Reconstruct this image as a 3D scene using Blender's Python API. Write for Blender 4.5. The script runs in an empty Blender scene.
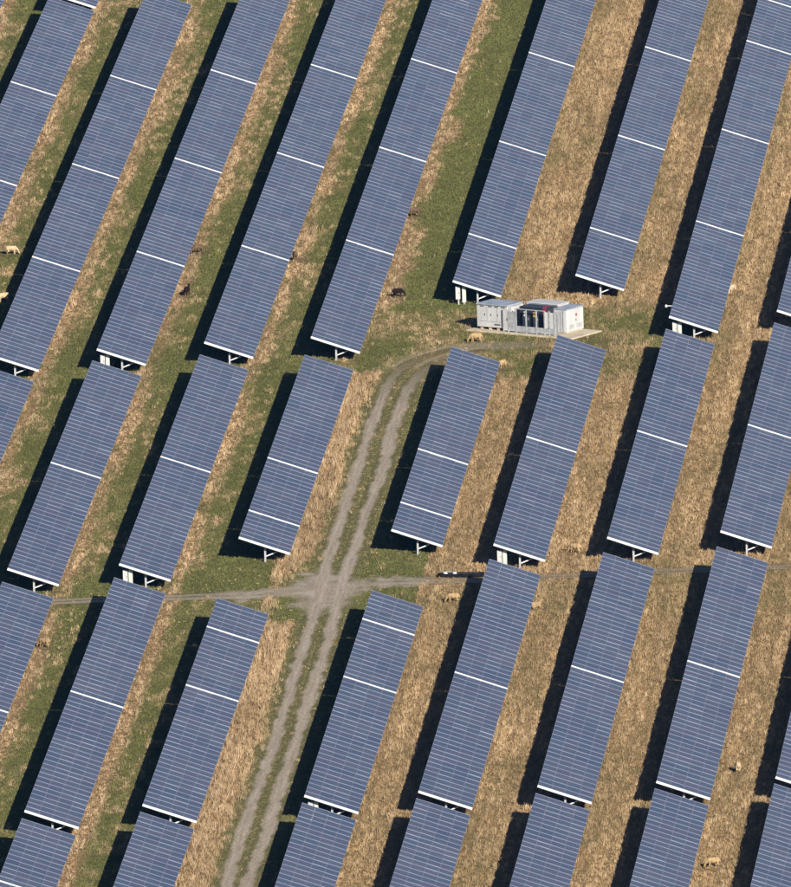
import bpy, bmesh, math, random
import numpy as np
from mathutils import Matrix, Vector

R = math.radians
rng = np.random.default_rng(7)
random.seed(7)
scene = bpy.context.scene
COL = scene.collection

# ------------------------------------------------------------------ camera
TH, ROLL, F_PX, DIST = R(9.8), 0.03, 25942.81, 2016.908     # depression, roll, focal length in photo pixels, metres to the field
ALPHA = 0.06229767                                           # direction of the panel rows against the line of sight
CAM = np.array([0.0, -DIST * math.cos(TH), DIST * math.sin(TH)])
FW = np.array([0.0, math.cos(TH), -math.sin(TH)])
UPV = np.array([0.0, math.sin(TH), math.cos(TH)])
RT = np.array([1.0, 0.0, 0.0])
cr, sr = math.cos(ROLL), math.sin(ROLL)
cx = cr * RT - sr * UPV
cy = sr * RT + cr * UPV
cd = bpy.data.cameras.new('camera')
cam = bpy.data.objects.new('camera', cd)
COL.objects.link(cam)
M = Matrix.Identity(4)
for i in range(3):
    M[i][0], M[i][1], M[i][2], M[i][3] = cx[i], cy[i], -FW[i], CAM[i]
cam.matrix_world = M
cd.sensor_fit = 'HORIZONTAL'
cd.sensor_width = 36.0
cd.lens = F_PX / 791.0 * 36.0
cd.clip_start = 50.0
cd.clip_end = 40000.0
scene.camera = cam

# ------------------------------------------------------------------ sky and sun
SUN_EL, SHADOW_AZ = R(25.4), R(-23.0)                        # shadows fall away from the camera and to the left
sdir = Vector((-math.sin(SHADOW_AZ) * math.cos(SUN_EL), -math.cos(SHADOW_AZ) * math.cos(SUN_EL), math.sin(SUN_EL)))
world = bpy.data.worlds.new('World')
scene.world = world
world.use_nodes = True
nt = world.node_tree
bg = nt.nodes['Background']
sky = nt.nodes.new('ShaderNodeTexSky')
sky.sky_type = 'NISHITA'
sky.sun_disc = False
sky.sun_elevation = SUN_EL
sky.sun_rotation = math.atan2(sdir.x, sdir.y)
sky.altitude = 100
sky.air_density = 1.0
sky.dust_density = 0.5
sky.ozone_density = 4.0
nt.links.new(sky.outputs[0], bg.inputs[0])
bg.inputs[1].default_value = 0.05
sl = bpy.data.lights.new('sun', 'SUN')
sl.energy = 5.0
sl.angle = R(0.53)
sl.color = (1.0, 0.93, 0.83)
so = bpy.data.objects.new('sun', sl)
so.rotation_euler = (-sdir).to_track_quat('-Z', 'Y').to_euler()
so.location = (60, -60, 90)
COL.objects.link(so)
vs = scene.view_settings
vs.view_transform = 'Standard'
vs.look = 'None'
vs.gamma = 1.0
vs.exposure = 0.3
vs.use_curve_mapping = False
scene.cycles.diffuse_bounces = 1
scene.cycles.volume_bounces = 0

# ------------------------------------------------------------------ frames of reference
SA, CA = math.sin(ALPHA), math.cos(ALPHA)


def uv2xy(u, v):
    return u * SA + v * CA, u * CA - v * SA


def xy2uv(x, y):
    return x * SA + y * CA, x * CA - y * SA


def ground(px, py, z=0.0):
    """Where the line of sight through a photo pixel meets the height z."""
    X, Y = px - 395.5, 443.5 - py
    a, b = cr * X + sr * Y, -sr * X + cr * Y
    d = FW * F_PX + RT * a + UPV * b
    t = (z - CAM[2]) / d[2]
    return CAM + t * d


def project(P):
    d = P - CAM
    z = d @ FW
    x, y = F_PX * (d @ RT) / z, F_PX * (d @ UPV) / z
    return np.stack([395.5 + cr * x - sr * y, 443.5 - (sr * x + cr * y)], -1)


# ------------------------------------------------------------------ helpers
def tag(o, label=None, cat=None, group=None, kind=None):
    if label: o['label'] = label
    if cat: o['category'] = cat
    if group: o['group'] = group
    if kind: o['kind'] = kind
    return o


def link(name, data, parent=None, loc=None, rot=None):
    o = bpy.data.objects.new(name, data)
    if parent is not None: o.parent = parent
    if loc is not None: o.location = loc
    if rot is not None: o.rotation_euler = rot
    COL.objects.link(o)
    return o


def bm_box(bm, lo, hi, mat=0, M=None):
    vs_ = []
    for x in (lo[0], hi[0]):
        for y in (lo[1], hi[1]):
            for z in (lo[2], hi[2]):
                p = Vector((x, y, z))
                vs_.append(bm.verts.new(M @ p if M else p))
    for f in ((0, 1, 3, 2), (4, 6, 7, 5), (0, 4, 5, 1), (2, 3, 7, 6), (0, 2, 6, 4), (1, 5, 7, 3)):
        bm.faces.new([vs_[i] for i in f]).material_index = mat


def bm_tube(bm, pts, r, n=8, mat=0):
    rings = []
    pts = [Vector(p) for p in pts]
    for i, p in enumerate(pts):
        d = (pts[min(i + 1, len(pts) - 1)] - pts[max(i - 1, 0)]).normalized()
        q = d.to_track_quat('Z', 'Y')
        rr = r[i] if isinstance(r, (list, tuple)) else r
        rings.append([bm.verts.new(p + q @ Vector((rr * math.cos(2 * math.pi * k / n), rr * math.sin(2 * math.pi * k / n), 0))) for k in range(n)])
    for a, b in zip(rings, rings[1:]):
        for k in range(n):
            bm.faces.new((a[k], a[(k + 1) % n], b[(k + 1) % n], b[k])).material_index = mat
    bm.faces.new(rings[0][::-1]).material_index = mat
    bm.faces.new(rings[-1]).material_index = mat


def bm_mesh(name, bm, mats, bevel=0.0):
    if bevel:
        bmesh.ops.bevel(bm, geom=list(bm.edges), offset=bevel, segments=1, affect='EDGES')
    bmesh.ops.recalc_face_normals(bm, faces=bm.faces)
    me = bpy.data.meshes.new(name)
    bm.to_mesh(me)
    bm.free()
    for m in (mats if isinstance(mats, (list, tuple)) else [mats]):
        me.materials.append(m)
    return me


def box_mesh(name, lo, hi, mat, bevel=0.0):
    bm = bmesh.new()
    bm_box(bm, lo, hi)
    return bm_mesh(name, bm, mat, bevel)


# ------------------------------------------------------------------ materials
def new_mat(name):
    m = bpy.data.materials.new(name)
    m.use_nodes = True
    t = m.node_tree
    return m, t, t.nodes['Principled BSDF']


def noise_mat(name, c1, c2, scale, rough=0.7, metal=0.0, detail=4, spec=0.3, bump=0.0, stretch=(1, 1, 1)):
    m, t, p = new_mat(name)
    tc = t.nodes.new('ShaderNodeTexCoord')
    mp = t.nodes.new('ShaderNodeMapping')
    mp.inputs['Scale'].default_value = stretch
    n = t.nodes.new('ShaderNodeTexNoise')
    n.inputs['Scale'].default_value = scale
    n.inputs['Detail'].default_value = detail
    r = t.nodes.new('ShaderNodeValToRGB')
    r.color_ramp.elements[0].position, r.color_ramp.elements[1].position = 0.35, 0.65
    r.color_ramp.elements[0].color = (*c1, 1)
    r.color_ramp.elements[1].color = (*c2, 1)
    t.links.new(tc.outputs['Object'], mp.inputs[0])
    t.links.new(mp.outputs[0], n.inputs[0])
    t.links.new(n.outputs[0], r.inputs[0])
    t.links.new(r.outputs[0], p.inputs['Base Color'])
    p.inputs['Roughness'].default_value = rough
    p.inputs['Metallic'].default_value = metal
    p.inputs['Specular IOR Level'].default_value = spec
    if bump:
        b = t.nodes.new('ShaderNodeBump')
        b.inputs['Strength'].default_value = bump
        b.inputs['Distance'].default_value = 0.05
        t.links.new(n.outputs[0], b.inputs['Height'])
        t.links.new(b.outputs[0], p.inputs['Normal'])
    return m


def attr_mat(name, noise_scale=None, bump=0.0):
    m, t, p = new_mat(name)
    a = t.nodes.new('ShaderNodeAttribute')
    a.attribute_name = 'tint'
    p.inputs['Roughness'].default_value = 1.0
    p.inputs['Specular IOR Level'].default_value = 0.0
    if noise_scale:
        tc = t.nodes.new('ShaderNodeTexCoord')
        n = t.nodes.new('ShaderNodeTexNoise')
        n.inputs['Scale'].default_value = noise_scale
        n.inputs['Detail'].default_value = 6
        mr = t.nodes.new('ShaderNodeMapRange')
        mr.inputs[1].default_value, mr.inputs[2].default_value = 0.3, 0.7
        mr.inputs[3].default_value, mr.inputs[4].default_value = 0.7, 1.3
        mx = t.nodes.new('ShaderNodeVectorMath')
        mx.operation = 'SCALE'
        t.links.new(tc.outputs['Object'], n.inputs[0])
        t.links.new(n.outputs[0], mr.inputs[0])
        t.links.new(a.outputs['Color'], mx.inputs[0])
        t.links.new(mr.outputs[0], mx.inputs['Scale'])
        t.links.new(mx.outputs[0], p.inputs['Base Color'])
        b = t.nodes.new('ShaderNodeBump')
        b.inputs['Strength'].default_value = bump
        b.inputs['Distance'].default_value = 0.1
        t.links.new(n.outputs[0], b.inputs['Height'])
        t.links.new(b.outputs[0], p.inputs['Normal'])
    else:
        t.links.new(a.outputs['Color'], p.inputs['Base Color'])
    return m


def glass_mat():
    """Polycrystalline cells under glass: small differences of tint from module to module, a fine cell grid."""
    m, t, p = new_mat('solar_glass')
    oi = t.nodes.new('ShaderNodeObjectInfo')
    ramp = t.nodes.new('ShaderNodeValToRGB')
    e = ramp.color_ramp.elements
    e[0].position, e[0].color = 0.0, (0.044, 0.046, 0.092, 1)
    e[1].position, e[1].color = 1.0, (0.076, 0.076, 0.138, 1)
    k = ramp.color_ramp.elements.new(0.45); k.color = (0.056, 0.061, 0.116, 1)
    k = ramp.color_ramp.elements.new(0.75); k.color = (0.080, 0.068, 0.126, 1)
    t.links.new(oi.outputs['Random'], ramp.inputs[0])
    tc = t.nodes.new('ShaderNodeTexCoord')
    br = t.nodes.new('ShaderNodeTexBrick')
    br.offset = 0.0
    br.inputs['Scale'].default_value = 1.0
    br.inputs['Mortar Size'].default_value = 0.004
    br.inputs['Brick Width'].default_value = 0.158
    br.inputs['Row Height'].default_value = 0.158
    br.inputs['Mortar'].default_value = (0.13, 0.15, 0.21, 1)
    t.links.new(tc.outputs['Object'], br.inputs[0])
    t.links.new(ramp.outputs[0], br.inputs['Color1'])
    t.links.new(ramp.outputs[0], br.inputs['Color2'])
    # dust washed unevenly over the glass
    geo = t.nodes.new('ShaderNodeNewGeometry')
    dn = t.nodes.new('ShaderNodeTexNoise')
    dn.inputs['Scale'].default_value = 0.22
    dn.inputs['Detail'].default_value = 5
    dr = t.nodes.new('ShaderNodeMapRange')
    dr.inputs[1].default_value, dr.inputs[2].default_value = 0.3, 0.7
    dr.inputs[3].default_value, dr.inputs[4].default_value = 0.0, 0.18
    dm = t.nodes.new('ShaderNodeMix')
    dm.data_type = 'RGBA'
    dm.inputs['B'].default_value = (0.30, 0.28, 0.26, 1)
    t.links.new(geo.outputs['Position'], dn.inputs[0])
    t.links.new(dn.outputs[0], dr.inputs[0])
    t.links.new(dr.outputs[0], dm.inputs['Factor'])
    t.links.new(br.outputs[0], dm.inputs['A'])
    t.links.new(dm.outputs['Result'], p.inputs['Base Color'])
    mr = t.nodes.new('ShaderNodeMapRange')
    mr.inputs[3].default_value, mr.inputs[4].default_value = 0.16, 0.28
    t.links.new(oi.outputs['Random'], mr.inputs[0])
    t.links.new(mr.outputs[0], p.inputs['Roughness'])
    p.inputs['IOR'].default_value = 1.45
    p.inputs['Specular IOR Level'].default_value = 0.5
    return m


M_GLASS = glass_mat()
M_FRAME = noise_mat('anodised_frame', (0.29, 0.305, 0.41), (0.35, 0.365, 0.475), 3, 0.45, 0.0, spec=0.5)
M_BACK = noise_mat('module_backsheet', (0.16, 0.16, 0.17), (0.22, 0.22, 0.23), 2, 0.6)
M_RAIL = noise_mat('white_end_rail', (0.80, 0.80, 0.79), (0.88, 0.88, 0.87), 4, 0.45)
M_GALV = noise_mat('galvanised_steel', (0.42, 0.43, 0.44), (0.62, 0.63, 0.64), 6, 0.5, 0.0, spec=0.5)
M_WHITE = noise_mat('white_cabinet_paint', (0.56, 0.56, 0.56), (0.68, 0.68, 0.67), 1.4, 0.5, stretch=(1, 1, 0.25))
M_ROOF = noise_mat('cabinet_roof_grey', (0.30, 0.35, 0.42), (0.46, 0.50, 0.57), 1.6, 0.4, spec=0.5)
M_GREY = noise_mat('fence_grey', (0.34, 0.36, 0.38), (0.50, 0.52, 0.53), 3, 0.5)
M_DARK = noise_mat('transformer_dark', (0.030, 0.038, 0.052), (0.055, 0.066, 0.085), 2, 0.45)
M_VENT = noise_mat('vent_dark_grey', (0.10, 0.10, 0.10), (0.16, 0.16, 0.16), 5, 0.7)  # dark grey of vents, handles and door joints
M_CONC = noise_mat('pale_concrete', (0.54, 0.45, 0.32), (0.68, 0.58, 0.43), 1.2, 0.9, bump=0.3)
M_YEL = noise_mat('yellow_label', (0.48, 0.32, 0.07), (0.55, 0.38, 0.10), 8, 0.5)
M_RED = noise_mat('red_plastic', (0.30, 0.02, 0.06), (0.42, 0.04, 0.10), 5, 0.5)
M_RUBBER = noise_mat('black_rubber', (0.006, 0.006, 0.007), (0.02, 0.02, 0.022), 3, 0.6)
M_LICK = noise_mat('white_lick_block', (0.72, 0.72, 0.70), (0.82, 0.82, 0.80), 9, 0.8)
M_GREENBOX = noise_mat('pale_greenish_box', (0.60, 0.66, 0.58), (0.70, 0.75, 0.67), 2, 0.5)

# ------------------------------------------------------------------ where the rows of panels stand (metres along and across the rows)
TAU = 0.3328931
W_T = 4.06
Z_LOW = 0.75
HALF = W_T / 2
Z_MID = Z_LOW + HALF * math.sin(TAU)
COS_T, SIN_T = math.cos(TAU), math.sin(TAU)
ROW_V = {-1: -50.5, 0: -42.213, 1: -33.946, 2: -25.58, 3: -17.204, 4: -8.832, 5: 2.637, 5.5: 1.009, 6: 10.779, 7: 19.277, 8: 27.77, 9: 36.298}
# band -> row -> [(near end of a table, modules along it), ...] from near to far, then the far end of the last one
BANDS = {
    'top': {
        0: [(77.6, 28), (124.0, 28), (170.66, 28), 216.9], 1: [(32.79, 28), (80.1, 28), (126.66, 28), (172.9, 28), 219.2],
        2: [(34.6, 28), (81.62, 28), (128.53, 28), (174.9, 28), 221.2], 3: [(36.9, 28), (83.5, 28), (130.3, 28), (176.67, 28), 223.0],
        4: [(38.39, 28), (85.2, 28), (132.1, 28), (178.66, 28), 225.0], 5.5: [(64.05, 14), (87.2, 28), (133.96, 28), (180.85, 28), 227.2],
        6: [(66.0, 14), (89.0, 28), (135.78, 28), (182.59, 28), 229.0], 7: [(44.8, 28), (91.23, 28), (137.88, 28), (184.85, 14), (208.7, 28), 255.0],
        8: [(46.7, 28), (93.4, 28), 139.7]},
    'second': {
        1: [(-19.2, 28), 27.4], 2: [(-63.89, 28), (-17.43, 28), 29.16], 3: [(-62.79, 28), (-15.72, 28), 30.96],
        4: [(-52.2, 7), (-40.42, 14), (-17.13, 28), 29.93], 5: [(-50.17, 7), (-38.18, 14), (-14.47, 28), 32.4],
        6: [(-57.32, 28), (-9.91, 28), 37.0], 7: [(-55.26, 28), (-8.2, 28), 38.8], 8: [(-53.49, 28), (-6.39, 28), 40.82]},
    'third': {
        2: [(-163.9, 28), (-116.81, 28), -69.56], 3: [(-163.0, 28), (-115.67, 28), -68.6],
        4: [(-161.5, 28), (-114.02, 14), (-90.06, 7), -78.21], 5: [(-159.14, 28), (-111.78, 14), (-88.03, 7), -76.2],
        6: [(-158.3, 28), (-110.89, 28), -63.75], 7: [(-156.96, 28), (-109.28, 28), -61.81],
        8: [(-156.2, 28), (-108.04, 28), -60.3], 9: [(-155.34, 28), (-107.9, 28), -60.6]},
    'bottom': {
        3: [(-236.4, 28), (-189.5, 14), -166.06], 4: [(-210.9, 28), -164.4], 5: [(-208.6, 28), -162.0], 6: [(-207.6, 28), -161.1],
        7: [(-206.4, 28), -159.93], 8: [(-205.4, 28), -158.98], 9: [(-204.4, 28), -157.96]},
    'corner': {-1: [(217.0, 28), 263.5], 0: [(218.9, 28), 265.4]},
}

# ------------------------------------------------------------------ noise for the vegetation (numpy)
def vnoise(x, y, seed):
    xi, yi = np.floor(x).astype(np.int64), np.floor(y).astype(np.int64)
    fx, fy = x - xi, y - yi
    fx, fy = fx * fx * (3 - 2 * fx), fy * fy * (3 - 2 * fy)

    def h(a, b):
        n = (a * 374761393 + b * 668265263 + seed * 1274126177) & 0xFFFFFFFF
        n = ((n ^ (n >> 13)) * 1274126177) & 0xFFFFFFFF
        return ((n ^ (n >> 16)) & 0xFFFF) / 65535.0
    return (h(xi, yi) * (1 - fx) + h(xi + 1, yi) * fx) * (1 - fy) + (h(xi, yi + 1) * (1 - fx) + h(xi + 1, yi + 1) * fx) * fy


def fbm(x, y, seed, octs=3):
    s, a, tot = 0, 1.0, 0
    for o in range(octs):
        s = s + a * vnoise(x * 2 ** o, y * 2 ** o, seed + 17 * o)
        tot += a
        a *= 0.55
    return s / tot


def smooth(a, b, x):
    t = np.clip((x - a) / (b - a), 0, 1)
    return t * t * (3 - 2 * t)


# ------------------------------------------------------------------ wheel tracks (photo pixels turned into ground points)
RUT_L = [(218, 915), (230, 873.5), (245, 823.5), (260, 783), (273, 748), (288, 698), (300, 658), (310, 626), (320, 593), (330, 553), (345, 508), (358, 468), (375, 415), (386, 388), (396, 372), (412, 361), (440, 351), (470, 346)]
RUT_R = [(238, 915), (250, 878.5), (265, 838.5), (280, 788), (295, 743), (310, 698), (323, 658), (333, 623), (340, 593), (353, 553), (368, 508), (383, 468), (396, 418), (407, 391), (418, 375), (435, 363), (455, 354), (482, 349), (505, 349)]
CROSS = [
    ([(290, 591), (262, 593), (215, 595), (160, 596.5), (88, 599.3), (52, 601.6), (20, 603), (-20, 604)], 0.42),
    ([(290, 597), (262, 597.5), (215, 598.5), (160, 599.5), (88, 602), (51, 604), (20, 605.5), (-20, 607)], 0.42),
    ([(380, 579), (405, 580), (436, 580.5), (480, 580), (527, 577.5), (594, 574), (657, 571), (791, 566), (820, 565)], 0.45),
    ([(380, 584), (405, 583.5), (436, 583.5), (480, 582.5), (527, 580), (594, 576.5), (657, 573.5), (791, 568.5), (820, 567.5)], 0.30),
]


def resample(px, step=0.5):
    P = np.array([ground(*p)[:2] for p in px])
    # smooth curve through the points
    d = np.r_[0, np.cumsum(np.hypot(*np.diff(P, axis=0).T))]
    t = np.arange(0, d[-1], step)
    Q = np.stack([np.interp(t, d, P[:, k]) for k in (0, 1)], 1)
    k = 13
    for _ in range(2):
        pad = np.concatenate([np.repeat(Q[:1], k // 2, 0), Q, np.repeat(Q[-1:], k // 2, 0)])
        Q = np.stack([np.convolve(pad[:, c], np.ones(k) / k, 'valid') for c in (0, 1)], 1)
    return Q


RUTS = [(resample(RUT_L), 0.30), (resample(RUT_R), 0.32)] + [(resample(p), w) for p, w in CROSS]


def rut_distance(x, y, which=None):
    best = np.full(x.shape, 99.0)
    for i, (Q, w) in enumerate(RUTS):
        if which is not None and i not in which: continue
        # nearest sample through the along-line bins of Y (main ruts) or X (cross ruts)
        key = 1 if i < 2 else 0
        A = Q[np.argsort(Q[:, key])]
        c = (y if key else x)
        o = np.interp(c, A[:, key], A[:, 1 - key], left=999, right=999)
        sl_ = np.gradient(A[:, 1 - key], A[:, key] + np.arange(len(A)) * 1e-6)
        s_ = np.interp(c, A[:, key], sl_)
        d = np.abs((x if key else y) - o) / np.sqrt(1 + np.clip(s_, -3, 3) ** 2)
        best = np.minimum(best, d - w)
    return best


# ------------------------------------------------------------------ what grows where
ROWS_ALL = sorted(k for k in ROW_V if k != 5.5)


def lane_coord(u, v):
    """Row whose low edge bounds the lane, and the distance from that low edge."""
    lane = np.full(v.shape, -2.0)
    w = np.full(v.shape, 0.0)
    for r in ROWS_ALL:
        base = np.where((r == 5) & (u > 58), ROW_V[5.5], ROW_V[r]) + W_T * COS_T
        sel = v > base - 1.0
        lane = np.where(sel, r, lane)
        w = np.where(sel, v - base, w)
    return lane, w


def dryness(x, y):
    u, v = xy2uv(x, y)
    lane, w = lane_coord(u, v)
    n_big = fbm(u / 14.0, v / 3.2, 3)
    n_mid = fbm(u / 3.0, v / 0.9, 5)
    n_fine = fbm(u / 1.3, v / 0.45, 9, 2)
    # patchy lanes on the left
    left = 0.15 + 1.2 * (n_big - 0.5) + 1.25 * (n_mid - 0.5) + 0.7 * (n_fine - 0.5)
    strip = smooth(1.3, 0.2, w + 1.4 * (n_mid - 0.5))
    left = left + 0.80 * strip - 0.22 * smooth(1.5, 3.2, w)
    d = left
    # green lane beside the row that ends at the white station, straw only along the panels
    g = smooth(1.7, 0.3, w + 2.4 * (n_big - 0.5) + 1.6 * (n_mid - 0.5)) * 0.95 - 0.05 + 0.25 * (n_fine - 0.5)
    d = np.where((lane == 4) & (u > 58), g, d)
    d = np.where((lane == 3) & (u > 95), left - 0.18 * smooth(95, 170, u), d)
    # dry lanes on the right
    right = 0.90 + 0.55 * (n_big - 0.5) + 0.40 * (n_mid - 0.5)
    d = np.where(lane >= 5, right, d)
    d = np.where((lane >= 5) & (w < 0.9) & (u > 40), d - 0.12, d)
    # open ground round the station and between the bands
    ends = smooth(26, 33, u) * smooth(66, 57, u) * smooth(-9.5, -5.5, v) * smooth(25, 19, v)
    d = d * (1 - ends) + ends * (0.30 + 1.0 * (n_big - 0.5) + 0.8 * (n_mid - 0.5))
    gap1 = smooth(24, 29, u) * smooth(41, 36, u) * smooth(-5, -9, v)
    d = d - 0.25 * gap1
    gap2 = smooth(-80, -74, u) * smooth(-54, -60, u)
    d = d - gap2 * np.where(v < -5.2, 0.30, np.where(v < 2.6, 0.60, 0.16))
    # lane with the wheel track: tall straw beside the panels, then greener verge
    tl = (lane == 4) & (u < 33) & ((u > -52) | (u < -78))
    mrd = rut_distance(x, y, (0, 1))
    tr = smooth(0.35, 1.25, mrd + 1.3 * (n_mid - 0.5)) * smooth(4.3, 3.6, w) * 0.85 + 0.12 + 0.4 * (n_fine - 0.5)
    d = np.where(tl, tr, d)
    # greener lane left of the third band's track row
    gl = (lane == 3) & (u < -66)
    d = np.where(gl, 0.15 + 0.95 * strip + 1.3 * (n_mid - 0.5) * n_big * 1.6, d)
    return np.clip(d, 0.0, 1.0), lane, w, u, v, n_big, n_mid


# ------------------------------------------------------------------ the ground sheet
M_GROUND = attr_mat('field_soil', 1.6, 0.5)
GX = np.concatenate([[-3000, -1500, -600, -150, -60], np.arange(-40, 42.01, 0.6), [60, 150, 600, 1500, 3000]])
GY = np.concatenate([[-3000, -1500, -800, -350], np.arange(-215, 262.01, 0.6), [400, 900, 2500, 4500]])
XX, YY = np.meshgrid(GX, GY)
gx, gy = XX.ravel(), YY.ravel()
dry_g, lane_g, w_g, u_g, v_g, nb_g, nm_g = dryness(np.clip(gx, -45, 45), np.clip(gy, -220, 270))
me = bpy.data.meshes.new('ground')
nx, ny = len(GX), len(GY)
co = np.stack([gx, gy, np.zeros_like(gx)], 1)
idx = np.arange(nx * ny).reshape(ny, nx)
quads = np.stack([idx[:-1, :-1], idx[:-1, 1:], idx[1:, 1:], idx[1:, :-1]], -1).reshape(-1, 4)


def fill_mesh(me, co, faces, mats, col=None):
    k = faces.shape[1]
    me.vertices.add(len(co)); me.vertices.foreach_set('co', co.astype(np.float32).ravel())
    me.loops.add(faces.size); me.loops.foreach_set('vertex_index', faces.astype(np.int32).ravel())
    me.polygons.add(len(faces)); me.polygons.foreach_set('loop_start', np.arange(0, faces.size, k, dtype=np.int32))
    me.update(calc_edges=True)
    if col is not None:
        a = me.attributes.new('tint', 'FLOAT_COLOR', 'POINT')
        c4 = np.ones((len(co), 4), np.float32); c4[:, :3] = col
        a.data.foreach_set('color', c4.ravel())
    me.materials.append(mats)


C_DRY, C_GRN = np.array([0.27, 0.185, 0.10]), np.array([0.135, 0.130, 0.055])
gcol = C_GRN + (C_DRY - C_GRN) * dry_g[:, None]
fill_mesh(me, co, quads, M_GROUND, gcol)
tag(link('ground', me), kind='structure')



C_GRAVEL1, C_GRAVEL2 = np.array([0.37, 0.305, 0.235]), np.array([0.54, 0.46, 0.37])


jc = ground(322, 592)
FLARE = resample([(190, 597.5), (240, 596), (285, 594), (322, 591), (350, 585.5), (380, 582), (430, 581), (455, 580.5)])


def crossing_wear(x, y):
    """How far the ground is worn to gravel where the tracks cross, flaring out to both sides."""
    fo = np.argsort(FLARE[:, 0])
    dy = np.abs(y - np.interp(x, FLARE[fo, 0], FLARE[fo, 1], left=999, right=999))
    dx = np.abs(x - jc[0])
    n_ = fbm(x / 1.0, y / 1.9, 171, 3) - 0.5
    band = smooth(4.2 - 0.25 * np.minimum(dx, 8), 1.2, dy + 4.5 * n_) * smooth(10.0, 5.0, dx + 3 * n_)
    core = smooth(1.25, 0.55, np.hypot(dx / 2.6, (y - jc[1]) / 9.0) + 0.9 * n_)
    return np.clip(np.maximum(band * 0.9, core), 0, 1)


def soil_at(x, y):
    d_ = dryness(x, y)[0]
    c_ = C_GRN + (C_DRY - C_GRN) * d_[:, None]
    a_ = crossing_wear(x, y)[:, None]
    g_ = C_GRAVEL1 + (C_GRAVEL2 - C_GRAVEL1) * np.clip(0.35 + 1.7 * (fbm(x / 1.1, y / 0.9, 73, 3) - 0.5), 0, 1)[:, None]
    return c_ + (g_ - c_) * a_


def worn_strip(name, Q, hw, z, seed, strength=1.0, fade=None):
    """A worn wheel rut: gravel in the middle that thins out unevenly into the soil beside it."""
    step = 0.25
    d_ = np.r_[0, np.cumsum(np.hypot(*np.diff(Q, axis=0).T))]
    tt = np.arange(0, d_[-1], step)
    Q = np.stack([np.interp(tt, d_, Q[:, k]) for k in (0, 1)], 1)
    t_ = np.gradient(Q, axis=0)
    t_ /= np.linalg.norm(t_, axis=1)[:, None]
    nrm = np.stack([t_[:, 1], -t_[:, 0]], 1)
    offs = np.linspace(-2.1, 2.1, 15)
    n_, m_ = len(Q), len(offs)
    P = Q[:, None, :] + nrm[:, None, :] * (offs * hw)[None, :, None]
    o_ = np.abs(offs)[None, :] + 0 * tt[:, None]
    T_ = tt[:, None] + 0 * offs[None, :]
    O_ = offs[None, :] + 0 * tt[:, None]
    wob = fbm(T_ / 3.0, O_ * 0 + np.sign(O_) * 3 + 9, seed, 3) - 0.5
    patch = fbm(T_ / 0.8, O_ / 0.5 + 40, seed + 3, 3) - 0.5
    a_ = np.clip(smooth(1.75, 0.75, o_ + 1.5 * wob + 1.0 * patch) * strength + 0.5 * (strength < 1) * patch, 0, 1)
    a_ *= smooth(2.1, 1.7, o_)
    if fade is not None: a_ *= smooth(0, fade[0], tt)[:, None] * smooth(tt[-1], tt[-1] - fade[1], tt)[:, None]
    streak = fbm(T_ / 4.0, O_ / 0.22 + 80, seed + 7, 3)
    grav = C_GRAVEL1 + (C_GRAVEL2 - C_GRAVEL1) * np.clip(1.6 * (streak - 0.2) + 0.5 * patch, 0, 1)[..., None]
    so_ = soil_at(P[..., 0].ravel(), P[..., 1].ravel()).reshape(n_, m_, 3)
    colr_ = so_ + (grav - so_) * a_[..., None]
    co_ = np.concatenate([P, np.full((n_, m_, 1), z)], 2).reshape(-1, 3)
    ix = np.arange(n_ * m_).reshape(n_, m_)
    f_ = np.stack([ix[:-1, :-1], ix[:-1, 1:], ix[1:, 1:], ix[1:, :-1]], -1).reshape(-1, 4)
    me_ = bpy.data.meshes.new(name)
    fill_mesh(me_, co_, f_, M_TRACK, colr_.reshape(-1, 3))
    return tag(link(name, me_), kind='structure')


M_TRACK = attr_mat('track_gravel', 5.0, 0.5)
worn_strip('track_rut', RUTS[0][0], 0.34, 0.014, 11, fade=(0.5, 30))
worn_strip('track_rut', RUTS[1][0], 0.36, 0.018, 21, fade=(0.5, 30))
for i in range(2, 6):
    worn_strip('cross_track_rut', RUTS[i][0], RUTS[i][1], 0.018 + 0.004 * i, 31 + i, strength=0.66 if i < 4 else 0.42, fade=(2, 1))
WORN = resample([(398, 374), (412, 361), (428, 353.5), (450, 348), (478, 346), (505, 345.5), (540, 344.5), (580, 343), (640, 341.5)])
worn_strip('worn_ground', WORN, 1.3, 0.008, 91, strength=0.58, fade=(3, 14))


# worn gravel where the tracks cross
JN, JM = 46, 180
rr_, aa_ = np.meshgrid(np.linspace(0, 1, JN), np.linspace(0, 2 * math.pi, JM, endpoint=False), indexing='ij')
jx, jy = jc[0] + 10.5 * rr_ * np.cos(aa_), jc[1] + 13.0 * rr_ * np.sin(aa_)
jcol = soil_at(jx.ravel(), jy.ravel()).reshape(JN, JM, 3)
ix = np.arange(JN * JM).reshape(JN, JM)
ixr = np.roll(ix, -1, 1)
jf = np.stack([ix[:-1], ix[1:], ixr[1:], ixr[:-1]], -1).reshape(-1, 4)
me = bpy.data.meshes.new('track_junction')
fill_mesh(me, np.stack([jx, jy, np.full_like(jx, 0.004)], -1).reshape(-1, 3), jf, M_TRACK, jcol.reshape(-1, 3))
tag(link('track_junction', me), kind='structure')

# ------------------------------------------------------------------ solar tables
MOD_L, MOD_W = 1.60, 1.004


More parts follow.
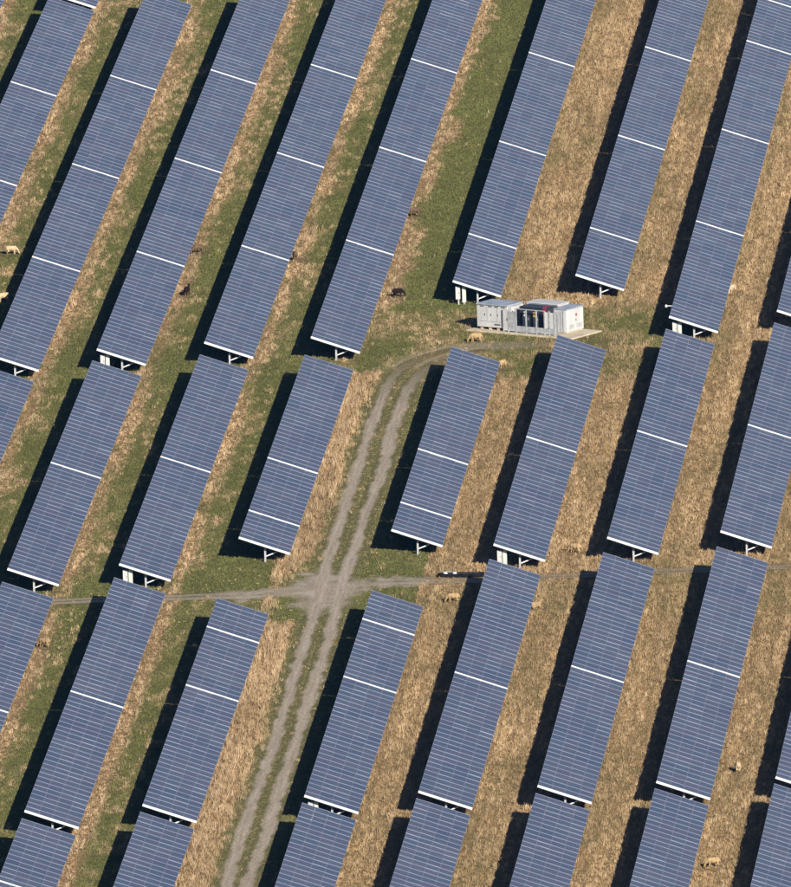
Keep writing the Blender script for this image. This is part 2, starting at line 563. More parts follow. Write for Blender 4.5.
def module_mesh():
    """Framed module, centre at the origin, length along x, glass facing +z."""
    bm = bmesh.new()
    hl, hw = MOD_L / 2, MOD_W / 2
    es, el = 0.066, 0.013           # width of the frame at the short and the long sides
    lip = 0.012
    vsg = [bm.verts.new(p) for p in ((-hl + es, -hw + el, 0), (hl - es, -hw + el, 0), (hl - es, hw - el, 0), (-hl + es, hw - el, 0))]
    bm.faces.new(vsg).material_index = 0
    vsb = [bm.verts.new(p) for p in ((-hl + .004, -hw + .004, -0.03), (-hl + .004, hw - .004, -0.03), (hl - .004, hw - .004, -0.03), (hl - .004, -hw + .004, -0.03))]
    bm.faces.new(vsb).material_index = 2
    bm_box(bm, (-hl, -hw, -0.035), (-hl + es, hw, lip), 1)
    bm_box(bm, (hl - es, -hw, -0.035), (hl, hw, lip), 1)
    bm_box(bm, (-hl + es, -hw, -0.035), (hl - es, -hw + el, 0.004), 1)
    bm_box(bm, (-hl + es, hw - el, -0.035), (hl - es, hw, 0.004), 1)
    me = bpy.data.meshes.new('solar_panel')
    bm.to_mesh(me)
    bm.free()
    for m in (M_GLASS, M_FRAME, M_BACK): me.materials.append(m)
    return me


ME_MOD = module_mesh()
ME_ENDRAIL = box_mesh('end_rail', (-0.025, -HALF, -0.125), (0.025, HALF, 0.045), M_RAIL)
ME_FARRAIL = box_mesh('end_rail', (-0.025, -HALF, -0.155), (0.025, HALF, -0.035), M_GALV)
ME_RAFTER = box_mesh('rafter', (-0.04, -HALF * 0.62, -0.30), (0.04, HALF * 0.62, -0.19), M_GALV)
POST_H = Z_MID - 0.22 + 0.3
bm = bmesh.new()
bm_box(bm, (-0.055, -0.07, -0.35), (0.055, -0.055, Z_MID - 0.24))
bm_box(bm, (-0.055, 0.055, -0.35), (0.055, 0.07, Z_MID - 0.24))
bm_box(bm, (-0.012, -0.055, -0.35), (0.012, 0.055, Z_MID - 0.24))
ME_POST = bm_mesh('post', bm, M_GALV)
# strut from the post up towards the low side of the table
sy0, sz0 = -0.05, Z_MID - 0.95
sy1 = -0.98
sz1 = Z_MID + sy1 * math.tan(TAU) - 0.26
bm = bmesh.new()
dv = Vector((0, sy1 - sy0, sz1 - sz0))
q = dv.to_track_quat('Z', 'X').to_matrix().to_4x4()
bm_box(bm, (-0.04, -0.04, 0), (0.04, 0.04, dv.length), M=Matrix.Translation((0, sy0, sz0)) @ q)
ME_STRUT = bm_mesh('strut', bm, M_RAIL)
PURLIN = {}


def purlin_mesh(length):
    k = round(length, 1)
    if k not in PURLIN:
        PURLIN[k] = box_mesh('purlin', (0.06, -0.03, -0.185), (k - 0.06, 0.03, -0.04), M_GALV)
    return PURLIN[k]


ORD = ['first', 'second', 'third', 'fourth', 'fifth', 'sixth', 'seventh', 'eighth', 'ninth', 'tenth']
SIZE = {28: 'long', 14: 'half-length', 7: 'short'}
TABLE_QUADS = []
NEAR_ENDS = {}


def label_for(band, order, k, nk, n):
    size = SIZE[n]
    if band == 'corner':
        return ('blue solar table cut off by the top left corner, with its front end showing' if order == 2 else 'sliver of blue solar table in the very top left corner')
    pos = 'nearest table' if k == 0 else ORD[k] + ' table from near end'
    if nk == 1: pos = 'its only table in view'
    return f'{size} blue solar table, {band} band, {ORD[order - 1]} row from left, {pos}'


def make_table(u0, v0, n, length, label, group):
    x, y = uv2xy(u0, v0 + HALF * COS_T)
    root = link('solar_table', None, None, (x, y, 0), (0, 0, math.pi / 2 - ALPHA))
    root.empty_display_size = 0.5
    tag(root, label, 'solar table', group)
    pitch = max(1.612, min((length) / n, 1.71))
    run = pitch * n
    tw = random.uniform(-0.12, 0.12)
    for i in range(n):
        for j in range(4):
            ys = (j - 1.5) * (W_T / 4)
            o = link('solar_panel', ME_MOD, root, ((i + 0.5) * pitch, ys * COS_T, Z_MID + ys * SIN_T),
                     (TAU + R(random.gauss(tw, 0.25)), R(random.gauss(0, 0.35)), 0))
            o.scale = ((pitch - 0.012) / MOD_L, 1, 1)
    for xe in (0.0, run):
        link('end_rail', ME_ENDRAIL if xe == 0 else ME_FARRAIL, root, (xe + (-0.03 if xe == 0 else 0.03), 0, Z_MID), (TAU, 0, 0))
    for ys in (-1.45, -0.5, 0.5, 1.45):
        link('purlin', purlin_mesh(run), root, (0, ys * COS_T, Z_MID + ys * SIN_T), (TAU, 0, 0))
    npost = max(2, round(run / 6.0) + 1)
    for k in range(npost):
        xp = 0.55 + (run - 1.1) * k / (npost - 1)
        link('post', ME_POST, root, (xp, 0, 0))
        link('strut', ME_STRUT, root, (xp, 0, 0))
        link('rafter', ME_RAFTER, root, (xp, 0, Z_MID), (TAU, 0, 0))
    return root, run


for band, rows in BANDS.items():
    for oi_, (r, secs) in enumerate(sorted(rows.items())):
        far = secs[-1]
        S = secs[:-1]
        for k, (u0, n) in enumerate(S):
            nxt = S[k + 1][0] - 0.32 if k + 1 < len(S) else far
            lab = label_for(band, oi_ + 1, k, len(S), n)
            if band == 'bottom' and r == 3:
                lab = 'sliver of blue solar table cut off by the bottom left corner' if k == 0 else 'half-length blue solar table, bottom band, first row from left, ending in white rail'
            root, run = make_table(u0, ROW_V[r], n, nxt - u0, lab, f'solar tables of the {band} band')
            c = []
            for uu, vv, zz in ((u0, ROW_V[r], Z_LOW + W_T * SIN_T), (u0, ROW_V[r] + W_T * COS_T, Z_LOW), (u0 + run, ROW_V[r] + W_T * COS_T, Z_LOW), (u0 + run, ROW_V[r], Z_LOW + W_T * SIN_T)):
                px_, py_ = uv2xy(uu, vv)
                c.append(project(np.array([px_, py_, zz])))
            TABLE_QUADS.append(np.array(c))
            if k == 0: NEAR_ENDS[(band, r)] = u0


# ------------------------------------------------------------------ things under and beside the table ends
def local_point(u, v, z=0.0):
    x, y = uv2xy(u, v)
    return (x, y, z)


def combiner(band, r, label, gap=0.0):
    u0 = NEAR_ENDS[(band, r)]
    root = link('combiner_box', None, None, local_point(u0 + 0.5, ROW_V[r] + 0.62), (0, 0, math.pi / 2 - ALPHA + R(random.uniform(-4, 4))))
    tag(root, label, 'combiner box', 'white combiner boxes under the table ends')
    # local x runs along the row (away), local -y towards the low edge
    link('cabinet', box_mesh('cabinet', (0, 0.06 + gap, 0.45), (0.28, 0.42 + gap, 1.48), M_WHITE, 0.012), root)
    link('cabinet', box_mesh('cabinet', (0.02, -0.30 - gap, 0.18), (0.28, 0.0 - gap, 1.48), M_GREENBOX, 0.012), root)
    for yy in (0.2 + gap, -0.15 - gap):
        link('leg', box_mesh('leg', (0.1, yy - 0.05, -0.2), (0.2, yy + 0.05, 0.5), M_GALV), root)
    link('handle', box_mesh('handle', (-0.02, 0.12 + gap, 0.9), (0.0, 0.15 + gap, 1.05), M_VENT), root)
    return root


combiner('top', 2, 'pair of white combiner boxes under a top band table, third row from left')
combiner('top', 5.5, 'pair of white combiner boxes under the table end behind the white station', 0.05)
combiner('top', 7, 'pair of white combiner boxes under a top band table, right of the station')
combiner('second', 3, 'pair of white combiner boxes under a second band table, third row from left')
combiner('second', 6, 'pair of white combiner boxes under a table end near the black trough')
combiner('third', 5, 'small pair of white combiner boxes under the table right of the wheel track')

# small white sensor on an arm at a table's high edge
u0 = NEAR_ENDS[('top', 7)]
sx, sy = uv2xy(u0 + 5.2, ROW_V[7])
sr_ = link('weather_sensor', None, None, (sx, sy, Z_LOW + W_T * SIN_T - 0.06), (0, 0, math.pi / 2 - ALPHA))
tag(sr_, 'small white sensor on an arm at the high edge of a table', 'sensor')
bm = bmesh.new(); bm_tube(bm, [(0, -0.1, 0), (0, 0.5, 0.02)], 0.035)
link('arm', bm_mesh('arm', bm, M_RAIL), sr_)
bm = bmesh.new(); bm_tube(bm, [(0, 0.5, -0.08), (0, 0.5, 0.04), (0, 0.5, 0.12)], [0.09, 0.10, 0.06], 10)
link('sensor_head', bm_mesh('sensor_head', bm, M_RAIL), sr_)

# ------------------------------------------------------------------ the white transformer station on its slab
ST_A = R(-35.5)
ST_O = Vector((5.80, 51.49, 0))
SM = Matrix.Translation(ST_O) @ Matrix.Rotation(ST_A, 4, 'Z')     # local x along the front, y into the depth


def st_root(name, a, b, label, cat, group=None, z=0.10):
    o = link(name, None, None, SM @ Vector((a, b, z)), (0, 0, ST_A))
    return tag(o, label, cat, group)


slab = link('concrete_slab', box_mesh('concrete_slab', (-0.1, 0.25, -0.3), (10.1, 4.7, 0.10), M_CONC, 0.03), None, ST_O, (0, 0, ST_A))
tag(slab, kind='structure')


def part(name, root, lo, hi, mat, bevel=0.0):
    return link(name, box_mesh(name, lo, hi, mat, bevel), root)


# inverter cabinet on the left
c1 = st_root('inverter_cabinet', 0.53, 0.97, 'large white inverter cabinet with grey roof, left end of the station', 'cabinet')
part('body', c1, (0, 0, 0.22), (2.95, 2.15, 2.0), M_WHITE, 0.02)
for xa in (0.25, 1.05, 1.85, 2.55):
    part('foot', c1, (xa, 0.1, 0), (xa + 0.22, 1.9, 0.22), M_CONC)
part('roof', c1, (-0.06, -0.08, 2.003), (3.01, 2.22, 2.09), M_ROOF, 0.02)
for xa in (0.3, 1.1, 1.7, 2.35):
    part('vent', c1, (xa, -0.012, 1.84), (xa + 0.38, 0.01, 1.93), M_VENT)
for xa in (0.75, 1.35, 2.0):
    part('handle', c1, (xa, -0.03, 1.15), (xa + 0.06, 0.0, 1.32), M_VENT)
for xa in (0.98, 1.96):
    part('door_joint', c1, (xa, -0.006, 0.75), (xa + 0.018, 0.01, 1.8), M_VENT)
part('door_joint', c1, (0.25, -0.006, 0.68), (2.5, 0.01, 0.70), M_VENT)
part('grille', c1, (1.7, -0.015, 0.42), (2.25, 0.01, 0.52), M_DARK)
part('side_hood', c1, (2.953, 0.1, 1.55), (3.35, 1.7, 2.0), M_WHITE, 0.03)

# low white cabinet at the back
c2 = st_root('back_cabinet', 4.0, 2.95, 'white flat-roofed cabinet at the back, behind the dark transformer', 'cabinet')
part('body', c2, (0, 0, 0.0), (3.0, 1.6, 2.06), M_WHITE, 0.02)
part('roof', c2, (-0.06, -0.06, 2.063), (3.06, 1.66, 2.13), M_WHITE, 0.02)

# dark transformer
c3 = st_root('transformer', 4.45, 1.35, 'dark blue transformer cabinet with two labelled doors, behind the grey fence', 'transformer')
part('body', c3, (0, 0, 0.3), (2.75, 1.35, 1.98), M_DARK, 0.02)
part('base', c3, (0.1, 0.1, 0), (2.65, 1.25, 0.3), M_GREY)
part('lid', c3, (-0.05, -0.05, 1.983), (2.8, 1.4, 2.05), M_DARK, 0.02)
for xa in (0.12, 1.02, 1.92):
    d_ = part('door', c3, (xa, -0.035, 0.45), (xa + 0.80, 0.0, 1.85), M_DARK, 0.008)
    if xa < 1.9:
        link('label_plate', box_mesh('label_plate', (xa + 0.30, -0.045, 1.28), (xa + 0.56, -0.036, 1.68), M_YEL if xa > 1 else M_LICK), d_)
        link('handle', box_mesh('handle', (xa + 0.70, -0.06, 1.0), (xa + 0.74, -0.036, 1.2), M_GREY), d_)
for k in range(9):
    part('cooling_fin', c3, (2.752, 0.1 + 0.14 * k, 0.5), (2.93, 0.14 + 0.14 * k, 1.7), M_DARK)

# grey fence round the transformer
fn = st_root('grey_fence', 3.15, 0.80, 'grey metal fence with gate in front of the dark transformer', 'fence')
for xa in (0.0, 0.48, 1.22, 2.2, 3.2, 4.0, 4.45, 4.95):
    part('post', fn, (xa, 0, 0), (xa + 0.10, 0.08, 1.95 if xa > 1 else 1.8), M_GREY)
part('top_rail', fn, (1.32, 0.01, 1.90), (2.2, 0.07, 1.96), M_GREY)
part('top_rail', fn, (2.3, 0.01, 1.90), (3.2, 0.07, 1.96), M_GREY)
part('top_rail', fn, (3.3, 0.01, 1.90), (4.0, 0.07, 1.96), M_GREY)
for a0, a1 in ((1.32, 2.2), (2.3, 3.2), (3.3, 4.0), (4.1, 4.45), (4.55, 4.95)):
    part('kick_panel', fn, (a0, 0.02, 0.08), (a1, 0.06, 0.55), M_GREY)
g_ = part('gate', fn, (0.10, 0.02, 0.10), (0.48, 0.06, 1.72), M_WHITE)
link('handle', box_mesh('handle', (0.40, -0.02, 0.9), (0.45, 0.019, 1.1), M_VENT), g_)
part('gate', fn, (0.60, 0.02, 0.10), (1.18, 0.06, 1.65), M_GREY)
for k in range(5):
    part('picket', fn, (4.03 + 0.075 * k, 0.025, 0.56), (4.065 + 0.075 * k, 0.055, 1.85), M_RAIL)
for k in range(4):
    part('picket', fn, (4.58 + 0.085 * k, 0.025, 0.56), (4.615 + 0.085 * k, 0.055, 1.85), M_RAIL)
for k in range(12):
    yy = 0.14 + 0.16 * k
    part('picket', fn, (4.98, yy, 0.1), (5.02, yy + 0.04, 1.85), M_GREY)

# red cables over the corner of the transformer
rc = st_root('red_cable_bundle', 6.75, 1.30, 'small red cable bundle hanging over the top corner of the dark transformer', 'cables', z=0.0)
for k in range(3):
    bm = bmesh.new()
    o_ = 0.13 * k
    bm_tube(bm, [(o_, 0.55, 2.17), (o_ + 0.03, 0.25, 2.23 + 0.02 * k), (o_ + 0.05, 0.02, 2.22), (o_ + 0.06, -0.10, 2.02), (o_ + 0.03, -0.13, 1.70 - 0.10 * (k % 3))], 0.026, 6)
    link('cable', bm_mesh('cable', bm, M_RED), rc)

# kiosk on the right
c4 = st_root('kiosk', 7.12, 2.15, 'small white kiosk with grey roof at the right end of the slab', 'kiosk')
part('body', c4, (0, 0, 0.08), (1.30, 2.35, 1.88), M_WHITE, 0.02)
part('plinth', c4, (0.05, 0.05, 0), (1.25, 2.30, 0.08), M_CONC)
part('roof', c4, (-0.05, -0.05, 1.883), (1.36, 2.40, 1.96), M_ROOF, 0.02)
for y0, y1 in ((0.12, 1.14), (1.16, 2.22)):
    dd = part('door', c4, (1.303, y0, 0.2), (1.325, y1, 1.78), M_WHITE, 0.006)
    if y0 > 1:
        link('warning_sign', box_mesh('warning_sign', (1.327, y0 + 0.05, 1.25), (1.335, y0 + 0.25, 1.45), M_RED), dd)
        link('handle', box_mesh('handle', (1.327, y0 + 0.06, 0.85), (1.37, y0 + 0.11, 1.05), M_VENT), dd)
    for k in range(5):
        link('louvre', box_mesh('louvre', (1.326, y0 + 0.15, 0.32 + 0.07 * k), (1.345, y1 - 0.15, 0.35 + 0.07 * k), M_GREY), dd)

# ------------------------------------------------------------------ black trough at the end of the track
ta, tb = ground(437.5, 577.5), ground(484, 577.0)
tl_ = np.hypot(*(tb - ta)[:2])
tr_ = link('feed_trough', None, None, (ta[0], ta[1], 0), (0, 0, math.atan2(tb[1] - ta[1], tb[0] - ta[0])))
tag(tr_, 'long black trough lying beside the cross track, running into a table shadow', 'trough')
bm = bmesh.new()
st = [0.0, 0.35, 0.9, tl_ - 0.4, tl_]
hw_ = [0.05, 0.36, 0.46, 0.46, 0.30]
outer, inner = [], []
for a, h in zip(st, hw_):
    outer.append([bm.verts.new((a, -h * 0.75, 0.0)), bm.verts.new((a, -h, 0.32)), bm.verts.new((a, -h + 0.05, 0.34)), bm.verts.new((a, -h * 0.7, 0.10)),
                  bm.verts.new((a, h * 0.7, 0.10)), bm.verts.new((a, h - 0.05 if h > 0.1 else h, 0.34)), bm.verts.new((a, h, 0.32)), bm.verts.new((a, h * 0.75, 0.0))])
for A, B in zip(outer, outer[1:]):
    for k in range(8):
        bm.faces.new((A[k], A[(k + 1) % 8], B[(k + 1) % 8], B[k]))
bm.faces.new(outer[0]); bm.faces.new(outer[-1][::-1])
link('tub', bm_mesh('tub', bm, M_RUBBER), tr_)
for a, b in ((0.3, 1.2),):
    link('rim', box_mesh('rim', (0.35, 0.40, 0.33), (1.1, 0.46, 0.37), M_GREY), tr_)
TM = Matrix.Translation(tr_.location) @ Matrix.Rotation(tr_.rotation_euler.z, 4, 'Z')
for a, lab in ((0.62, 'white lick block in the tapered end of the black trough'), (1.32, 'white lick block in the middle of the black trough')):
    bm = bmesh.new()
    bmesh.ops.create_icosphere(bm, subdivisions=2, radius=0.15)
    for v_ in bm.verts: v_.co = Vector((v_.co.x * 1.1, v_.co.y, max(v_.co.z, -0.09) * 0.9))
    o = link('lick_block', bm_mesh('lick_block', bm, M_LICK), None, TM @ Vector((a, -0.05, 0.30)))
    tag(o, lab, 'lick block', 'lick blocks in the trough')


# ------------------------------------------------------------------ sheep
def sheep_mesh(pose):
    bm = bmesh.new()

    def blob(c, r, n=12):
        m_ = Matrix.Translation(c) @ Matrix.Diagonal((*r, 1))
        bmesh.ops.create_uvsphere(bm, u_segments=n, v_segments=8, radius=1, matrix=m_)

    def limb(pts, rad):
        bm_tube(bm, pts, rad, 8)
        for p, r_ in zip(pts, rad):
            blob(p, (r_, r_, r_), 8)
    dz = -0.32 if pose == 'lying' else 0.0
    blob((-0.27, 0, 0.62 + dz), (0.30, 0.22, 0.24))
    blob((0.02, 0, 0.60 + dz), (0.36, 0.245, 0.255))
    blob((0.28, 0, 0.60 + dz), (0.26, 0.20, 0.23))
    limb([(-0.50, 0, 0.66 + dz), (-0.58, 0, 0.52 + dz), (-0.58, 0, 0.42 + dz)], [0.06, 0.04, 0.03])
    if pose == 'grazing':
        neck, head = [(0.38, 0, 0.62), (0.55, 0, 0.50), (0.66, 0, 0.32)], [(0.65, 0, 0.34), (0.72, 0, 0.20), (0.77, 0, 0.08)]
    elif pose == 'lying':
        neck, head = [(0.36, 0, 0.34), (0.50, 0, 0.50), (0.56, 0, 0.62)], [(0.54, 0, 0.64), (0.66, 0, 0.60), (0.76, 0, 0.54)]
    else:
        neck, head = [(0.36, 0, 0.66), (0.50, 0, 0.82), (0.56, 0, 0.95)], [(0.54, 0, 0.97), (0.66, 0, 0.94), (0.77, 0, 0.88)]
    limb(neck, [0.17, 0.12, 0.095])
    limb(head, [0.095, 0.08, 0.055])
    hb = Vector(head[0])
    for s in (-1, 1):
        limb([hb + Vector((0, 0.07 * s, 0.03)), hb + Vector((-0.02, 0.17 * s, 0.02))], [0.035, 0.028])
        if pose == 'lying':
            limb([(0.30, 0.16 * s, 0.14), (0.46, 0.17 * s, 0.07), (0.30, 0.18 * s, 0.05)], [0.08, 0.045, 0.04])
            limb([(-0.35, 0.18 * s, 0.18), (-0.12, 0.22 * s, 0.08), (-0.38, 0.22 * s, 0.05)], [0.12, 0.05, 0.04])
        else:
            f = 0.04 * s
            limb([(0.28, 0.11 * s, 0.46), (0.29 + f, 0.115 * s, 0.26), (0.29 + f, 0.115 * s, 0.04)], [0.09, 0.05, 0.042])
            limb([(-0.34, 0.12 * s, 0.50), (-0.30 - f, 0.125 * s, 0.34), (-0.43 - f, 0.12 * s, 0.22), (-0.40 - f, 0.12 * s, 0.04)], [0.13, 0.085, 0.05, 0.042])
    me = bpy.data.meshes.new('sheep_raw')
    bm.to_mesh(me); bm.free()
    ob = bpy.data.objects.new('sheep_raw', me)
    COL.objects.link(ob)
    rm = ob.modifiers.new('r', 'REMESH'); rm.mode = 'VOXEL'; rm.voxel_size = 0.028; rm.use_smooth_shade = True
    sm = ob.modifiers.new('s', 'SMOOTH'); sm.iterations = 2; sm.factor = 0.5
    dg = bpy.context.evaluated_depsgraph_get()
    out = bpy.data.meshes.new_from_object(ob.evaluated_get(dg))
    bpy.data.objects.remove(ob)
    out.name = 'sheep_' + pose
    return out


M_FLEECE = noise_mat('fleece_cream', (0.50, 0.36, 0.20), (0.70, 0.55, 0.36), 9, 1.0, spec=0.0, bump=0.5)
M_TANFLEECE = noise_mat('fleece_tan', (0.40, 0.27, 0.13), (0.58, 0.42, 0.23), 9, 1.0, spec=0.0, bump=0.5)
M_DULL = noise_mat('fleece_dull', (0.30, 0.20, 0.105), (0.46, 0.33, 0.19), 9, 1.0, spec=0.0, bump=0.5)
M_SHADEDPALE = noise_mat('fleece_pale_shaded', (0.10, 0.065, 0.040), (0.20, 0.14, 0.085), 9, 1.0, spec=0.0, bump=0.5)  # pale sheep: the dark of their shadows is put into the fleece colour
M_BROWN = noise_mat('fleece_dark_brown', (0.010, 0.006, 0.006), (0.028, 0.016, 0.014), 9, 0.9, spec=0.1, bump=0.5)
SH = {}
for pose in ('grazing', 'standing', 'lying'):
    base = sheep_mesh(pose)
    for cn, mt in (('cream', M_FLEECE), ('tan', M_TANFLEECE), ('dark', M_BROWN), ('dull', M_DULL), ('brown', M_SHADEDPALE)):
        m2 = base.copy()
        m2.materials.clear()
        m2.materials.append(mt)
        SH[(pose, cn)] = m2
SHEEP = [  # px, py of the feet, heading (0 right, 90 away, 180 left), pose, fleece, label
    (11.5, 254.5, 0, 'grazing', 'cream', 'cream sheep grazing left of the second row, near the left edge'),
    (3.5, 302.0, 200, 'grazing', 'cream', 'cream sheep half cut off at the left edge, beside a table shadow'),
    (198.5, 253.5, 200, 'grazing', 'brown', 'small pale sheep painted shade-brown grazing just above the dark sheep in the same lane'),
    (414.5, 216.5, 190, 'grazing', 'brown', 'small pale sheep painted shade-brown grazing at the panel edge of the green lane'),
    (295.0, 260.0, 100, 'grazing', 'brown', 'small pale sheep painted shade-brown beside the end of a white rail, left of the green lane'),
    (187.0, 295.5, 70, 'standing', 'dark', 'dark brown sheep in the lane between third and fourth rows, top band'),
    (398.0, 297.0, 20, 'grazing', 'dark', 'dark brown sheep on the green grass left of the station'),
    (476.0, 342.3, 175, 'grazing', 'tan', 'tan sheep grazing in front of the concrete slab'),
    (502.5, 368.5, 235, 'grazing', 'tan', 'tan sheep facing the camera at the top right corner of a table'),
    (575.5, 553.0, 150, 'grazing', 'tan', 'tan sheep on dry grass beside a table shadow, second band'),
    (713.5, 867.5, 180, 'grazing', 'tan', 'tan sheep grazing sideways at the bottom right'),
    (738.0, 772.0, 95, 'grazing', 'cream', 'cream sheep seen from behind on dry grass, lower right'),
    (732.5, 293.5, 240, 'grazing', 'cream', 'pale round sheep at the panel edge, right of the station'),
    (453.5, 602.5, 170, 'grazing', 'tan', 'tan sheep below the black trough, touching a shadow edge'),
    (535.5, 608.0, 30, 'lying', 'dull', 'dull tan sheep lying at the panel edge, right of the black trough'),
    (44.5, 647.5, 150, 'grazing', 'dull', 'dull tan sheep in the straw at lower left, third band'),
]
SHEEP_XY = []
for px_, py_, hd, pose, cn, lab in SHEEP:
    P = ground(px_, py_)
    o = link('sheep', SH[(pose, cn)], None, (P[0], P[1], 0.01), (0, 0, R(hd)))
    s_ = random.uniform(0.82, 0.92)
    o.scale = (s_, s_, s_)
    SHEEP_XY.append(P[:2])
    tag(o, lab, 'sheep', 'sheep grazing among the tables')
SHEEP_XY = np.array(SHEEP_XY)

# ------------------------------------------------------------------ grass and straw: real blades over all the ground in view
M_GRASS = attr_mat('grass_blades')
N_TRY = 780000
gxr = rng.uniform(-36, 38, N_TRY)
gyr = rng.uniform(-196, 240, N_TRY)
P0 = np.stack([gxr, gyr, np.full(N_TRY, 0.12)], 1)
pp = project(P0)
keep = (pp[:, 0] > -14) & (pp[:, 0] < 805) & (pp[:, 1] > -14) & (pp[:, 1] < 901)
for qd in TABLE_QUADS:
    cen = qd.mean(0)
    qi = qd + (cen - qd) / np.maximum(1, np.linalg.norm(cen - qd, axis=1))[:, None] * 9.0     # leave a margin behind each edge
    lo, hi = qi.min(0), qi.max(0)
    cand = np.where(keep & (pp[:, 0] > lo[0]) & (pp[:, 0] < hi[0]) & (pp[:, 1] > lo[1]) & (pp[:, 1] < hi[1]))[0]
    if not len(cand): continue
    ins = np.ones(len(cand), bool)
    sgn = None
    for k in range(4):
        a, b = qi[k], qi[(k + 1) % 4]
        cr_ = (b[0] - a[0]) * (pp[cand, 1] - a[1]) - (b[1] - a[1]) * (pp[cand, 0] - a[0])
        if sgn is None: sgn = np.sign((b[0] - a[0]) * (cen[1] - a[1]) - (b[1] - a[1]) * (cen[0] - a[0]))
        ins &= cr_ * sgn > 0
    keep[cand[ins]] = False
gxr, gyr = gxr[keep], gyr[keep]
# keep off the slab, the trough and the ruts
dxy = np.stack([gxr - ST_O.x, gyr - ST_O.y], 1)
sa, sb = dxy[:, 0] * math.cos(ST_A) + dxy[:, 1] * math.sin(ST_A), -dxy[:, 0] * math.sin(ST_A) + dxy[:, 1] * math.cos(ST_A)
ok = ~((sa > -0.15) & (sa < 10.35) & (sb > 0.2) & (sb < 5.05))
rd = rut_distance(gxr, gyr)
rnd = rng.random(len(gxr))
edge_n = fbm(gxr / 0.9, gyr / 2.2, 41, 2) - 0.5
main_rd = rut_distance(gxr, gyr, (0, 1))
rd_keep = smooth(-0.15, 0.22, main_rd + 0.45 * edge_n) * 0.97 + 0.03
cross_keep = smooth(-0.15, 0.25, rut_distance(gxr, gyr, (2, 3, 4, 5)) + 0.6 * edge_n) * 0.72 + 0.28
flare_keep = 1.0 - 0.85 * crossing_wear(gxr, gyr)
ok &= rnd < np.minimum(np.minimum(rd_keep, cross_keep), flare_keep)
wo = np.argsort(WORN[:, 0])
wd_ = np.abs(gyr - np.interp(gxr, WORN[wo, 0], WORN[wo, 1], left=999, right=999)) * 0.75
ok &= rng.random(len(gxr)) < smooth(0.2, 2.6, wd_ + 2.6 * edge_n) * 0.8 + 0.2
for sx_, sy_ in SHEEP_XY:
    ok &= ~((np.abs(gxr - sx_) < 0.9) & (gyr < sy_ + 0.3) & (gyr > sy_ - 1.6) & (rnd > 0.25))
gxr, gyr, rd = gxr[ok], gyr[ok], rd[ok]
d, lane, w, u, v, nb, nm = dryness(gxr, gyr)
n = len(gxr)
r1, r2, r3 = rng.random(n), rng.random(n), rng.random(n)
clump = 0.65 * fbm(u / 1.7, v / 0.26, 61, 2) + 0.35 * fbm(u / 0.7, v / 0.16, 63, 2)
is_dry = d + 1.5 * (clump - 0.5) + 0.45 * (r1 - 0.5) > 0.52

verge = np.maximum(0.8 * smooth(1.3, 0.1, rd), crossing_wear(gxr, gyr))
leftside = (lane <= 4)
tall = (lane == 4) & (u < 33) & (w < 3.4)
# heights
h_dry = np.where(leftside, 0.06 + 0.22 * smooth(0.42, 0.8, clump) * (0.5 + r2), 0.09 + 0.22 * smooth(0.3, 0.75, clump) * (0.4 + r2))
h_dry = np.where(tall, 0.12 + 0.32 * smooth(0.3, 0.7, clump) * (0.5 + r2), h_dry)
h_grn = 0.05 + 0.10 * r2 * (0.5 + clump)
h = np.where(is_dry, h_dry, h_grn)
h *= 1 - 0.62 * verge
# thin out: green turf needs fewer blades; keep the total in bounds
# colours
A1, A2, A3 = np.array([0.46, 0.315, 0.165]), np.array([0.62, 0.455, 0.27]), np.array([0.24, 0.150, 0.07])
straw = A1 + (A2 - A1) * smooth(0.35, 0.8, clump)[:, None]
straw = straw + (A3 - straw) * (smooth(0.6, 0.95, r3) * 0.9)[:, None]
straw *= ((0.85 + 0.35 * (nb - 0.5) + 0.25 * r2) * np.exp(rng.normal(0, 0.10, n)) * (0.70 + 0.60 * fbm(u / 24.0, v / 0.42, 83, 2)) * (0.86 + 0.28 * fbm(u / 5.0, v / 1.3, 87, 3)))[:, None]
olive = np.array([0.27, 0.225, 0.105])
straw = straw + (olive - straw) * (0.6 * (1 - smooth(0.4, 1.0, d)))[:, None]
straw = np.where(leftside[:, None], straw * np.array([1.05, 1.05, 1.10]), straw * np.array([0.91, 0.905, 0.90]))
G1, G2 = np.array([0.160, 0.178, 0.056]), np.array([0.265, 0.222, 0.100])
green = G1 + (G2 - G1) * np.clip(0.10 + 1.5 * d + 0.9 * (r3 - 0.5), 0, 1)[:, None]
green *= (0.85 + 0.5 * (nm - 0.5) + 0.3 * (r2 - 0.5))[:, None]
green = green * (1 - 0.6 * verge[:, None]) + np.array([0.27, 0.22, 0.14]) * 0.6 * verge[:, None]
colr = np.where(is_dry[:, None], straw, green)
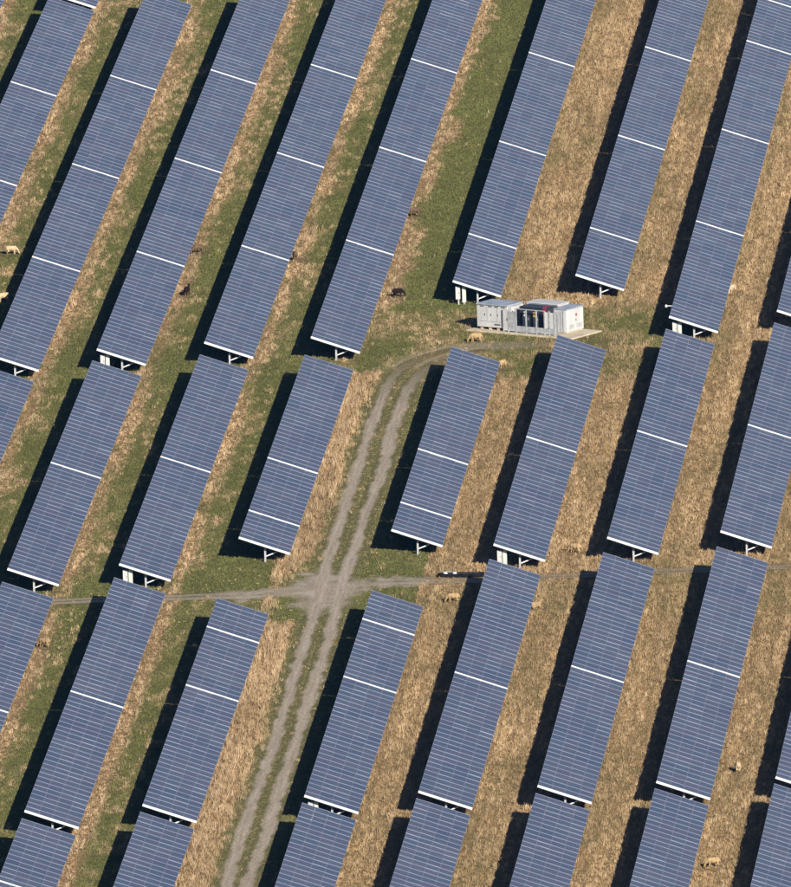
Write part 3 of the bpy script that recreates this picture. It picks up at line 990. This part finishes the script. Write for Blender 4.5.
# yellow and pale flecks along the cross track
fleck = (u < -54) & (u > -82) & (v < 3) & (rng.random(n) < 0.02)
colr[fleck] = np.array([0.62, 0.52, 0.22])
NB = 6
N = n * NB
base = np.repeat(np.stack([gxr, gyr, np.zeros(n)], 1), NB, 0)
spread = np.repeat(np.where(is_dry, 0.07 + 0.12 * r3, 0.10 + 0.05 * r3), NB)
ang = rng.uniform(0, 2 * math.pi, N)
rad = spread * np.sqrt(rng.random(N))
base[:, 0] += rad * np.cos(ang)
base[:, 1] += rad * np.sin(ang)
hh = np.repeat(h, NB) * rng.uniform(0.55, 1.15, N)
wd = np.repeat(np.where(is_dry, 0.020, 0.026), NB) * rng.uniform(0.7, 1.4, N)
fa = rng.uniform(0, math.pi, N)
lean = np.repeat(np.where(is_dry, 0.55, 0.45), NB) * hh * rng.random(N)
la = np.where(rng.random(N) < 0.5, ang + rng.normal(0, 0.7, N), np.repeat(0.9 + 3.0 * (nb - 0.5), NB) + rng.normal(0, 0.5, N))
wv = np.stack([np.cos(fa) * wd, np.sin(fa) * wd, np.zeros(N)], 1)
tip = base + np.stack([lean * np.cos(la), lean * np.sin(la), hh], 1)
base[:, 2] -= 0.01
cc = np.repeat(colr, NB, 0) * rng.uniform(0.86, 1.14, N)[:, None]
dryb = np.repeat(is_dry, NB)
for name, sel, lab in (('dry_straw_grass', dryb, 'pale dry straw grass standing in the lanes'), ('green_grass', ~dryb, 'short green grass in the lanes and verges')):
    b_, w_, t_, c_ = base[sel], wv[sel], tip[sel], cc[sel]
    k = len(b_)
    co = np.empty((k, 3, 3)); co[:, 0] = b_ - w_; co[:, 1] = b_ + w_; co[:, 2] = t_
    me = bpy.data.meshes.new(name)
    fill_mesh(me, co.reshape(-1, 3), np.arange(3 * k).reshape(-1, 3), M_GRASS, np.repeat(c_, 3, 0))
    tag(link(name, me), lab, 'grass', kind='stuff')
# ------------------------------------------------------------------ thin blue air between the camera and the field
hz = bpy.data.materials.new('haze_air')
hz.use_nodes = True
t = hz.node_tree
t.nodes.remove(t.nodes['Principled BSDF'])
pv = t.nodes.new('ShaderNodeVolumePrincipled')
pv.inputs['Color'].default_value = (0.04, 0.30, 1.0, 1)
pv.inputs['Density'].default_value = 1.15e-5
t.links.new(pv.outputs[0], t.nodes['Material Output'].inputs['Volume'])
hb_ = link('haze', box_mesh('haze', (-3200, -3200, -1.5), (3200, 4700, 420), hz))
tag(hb_, kind='stuff')
print('tufts', n, 'blades', N, 'objects', len(bpy.data.objects))
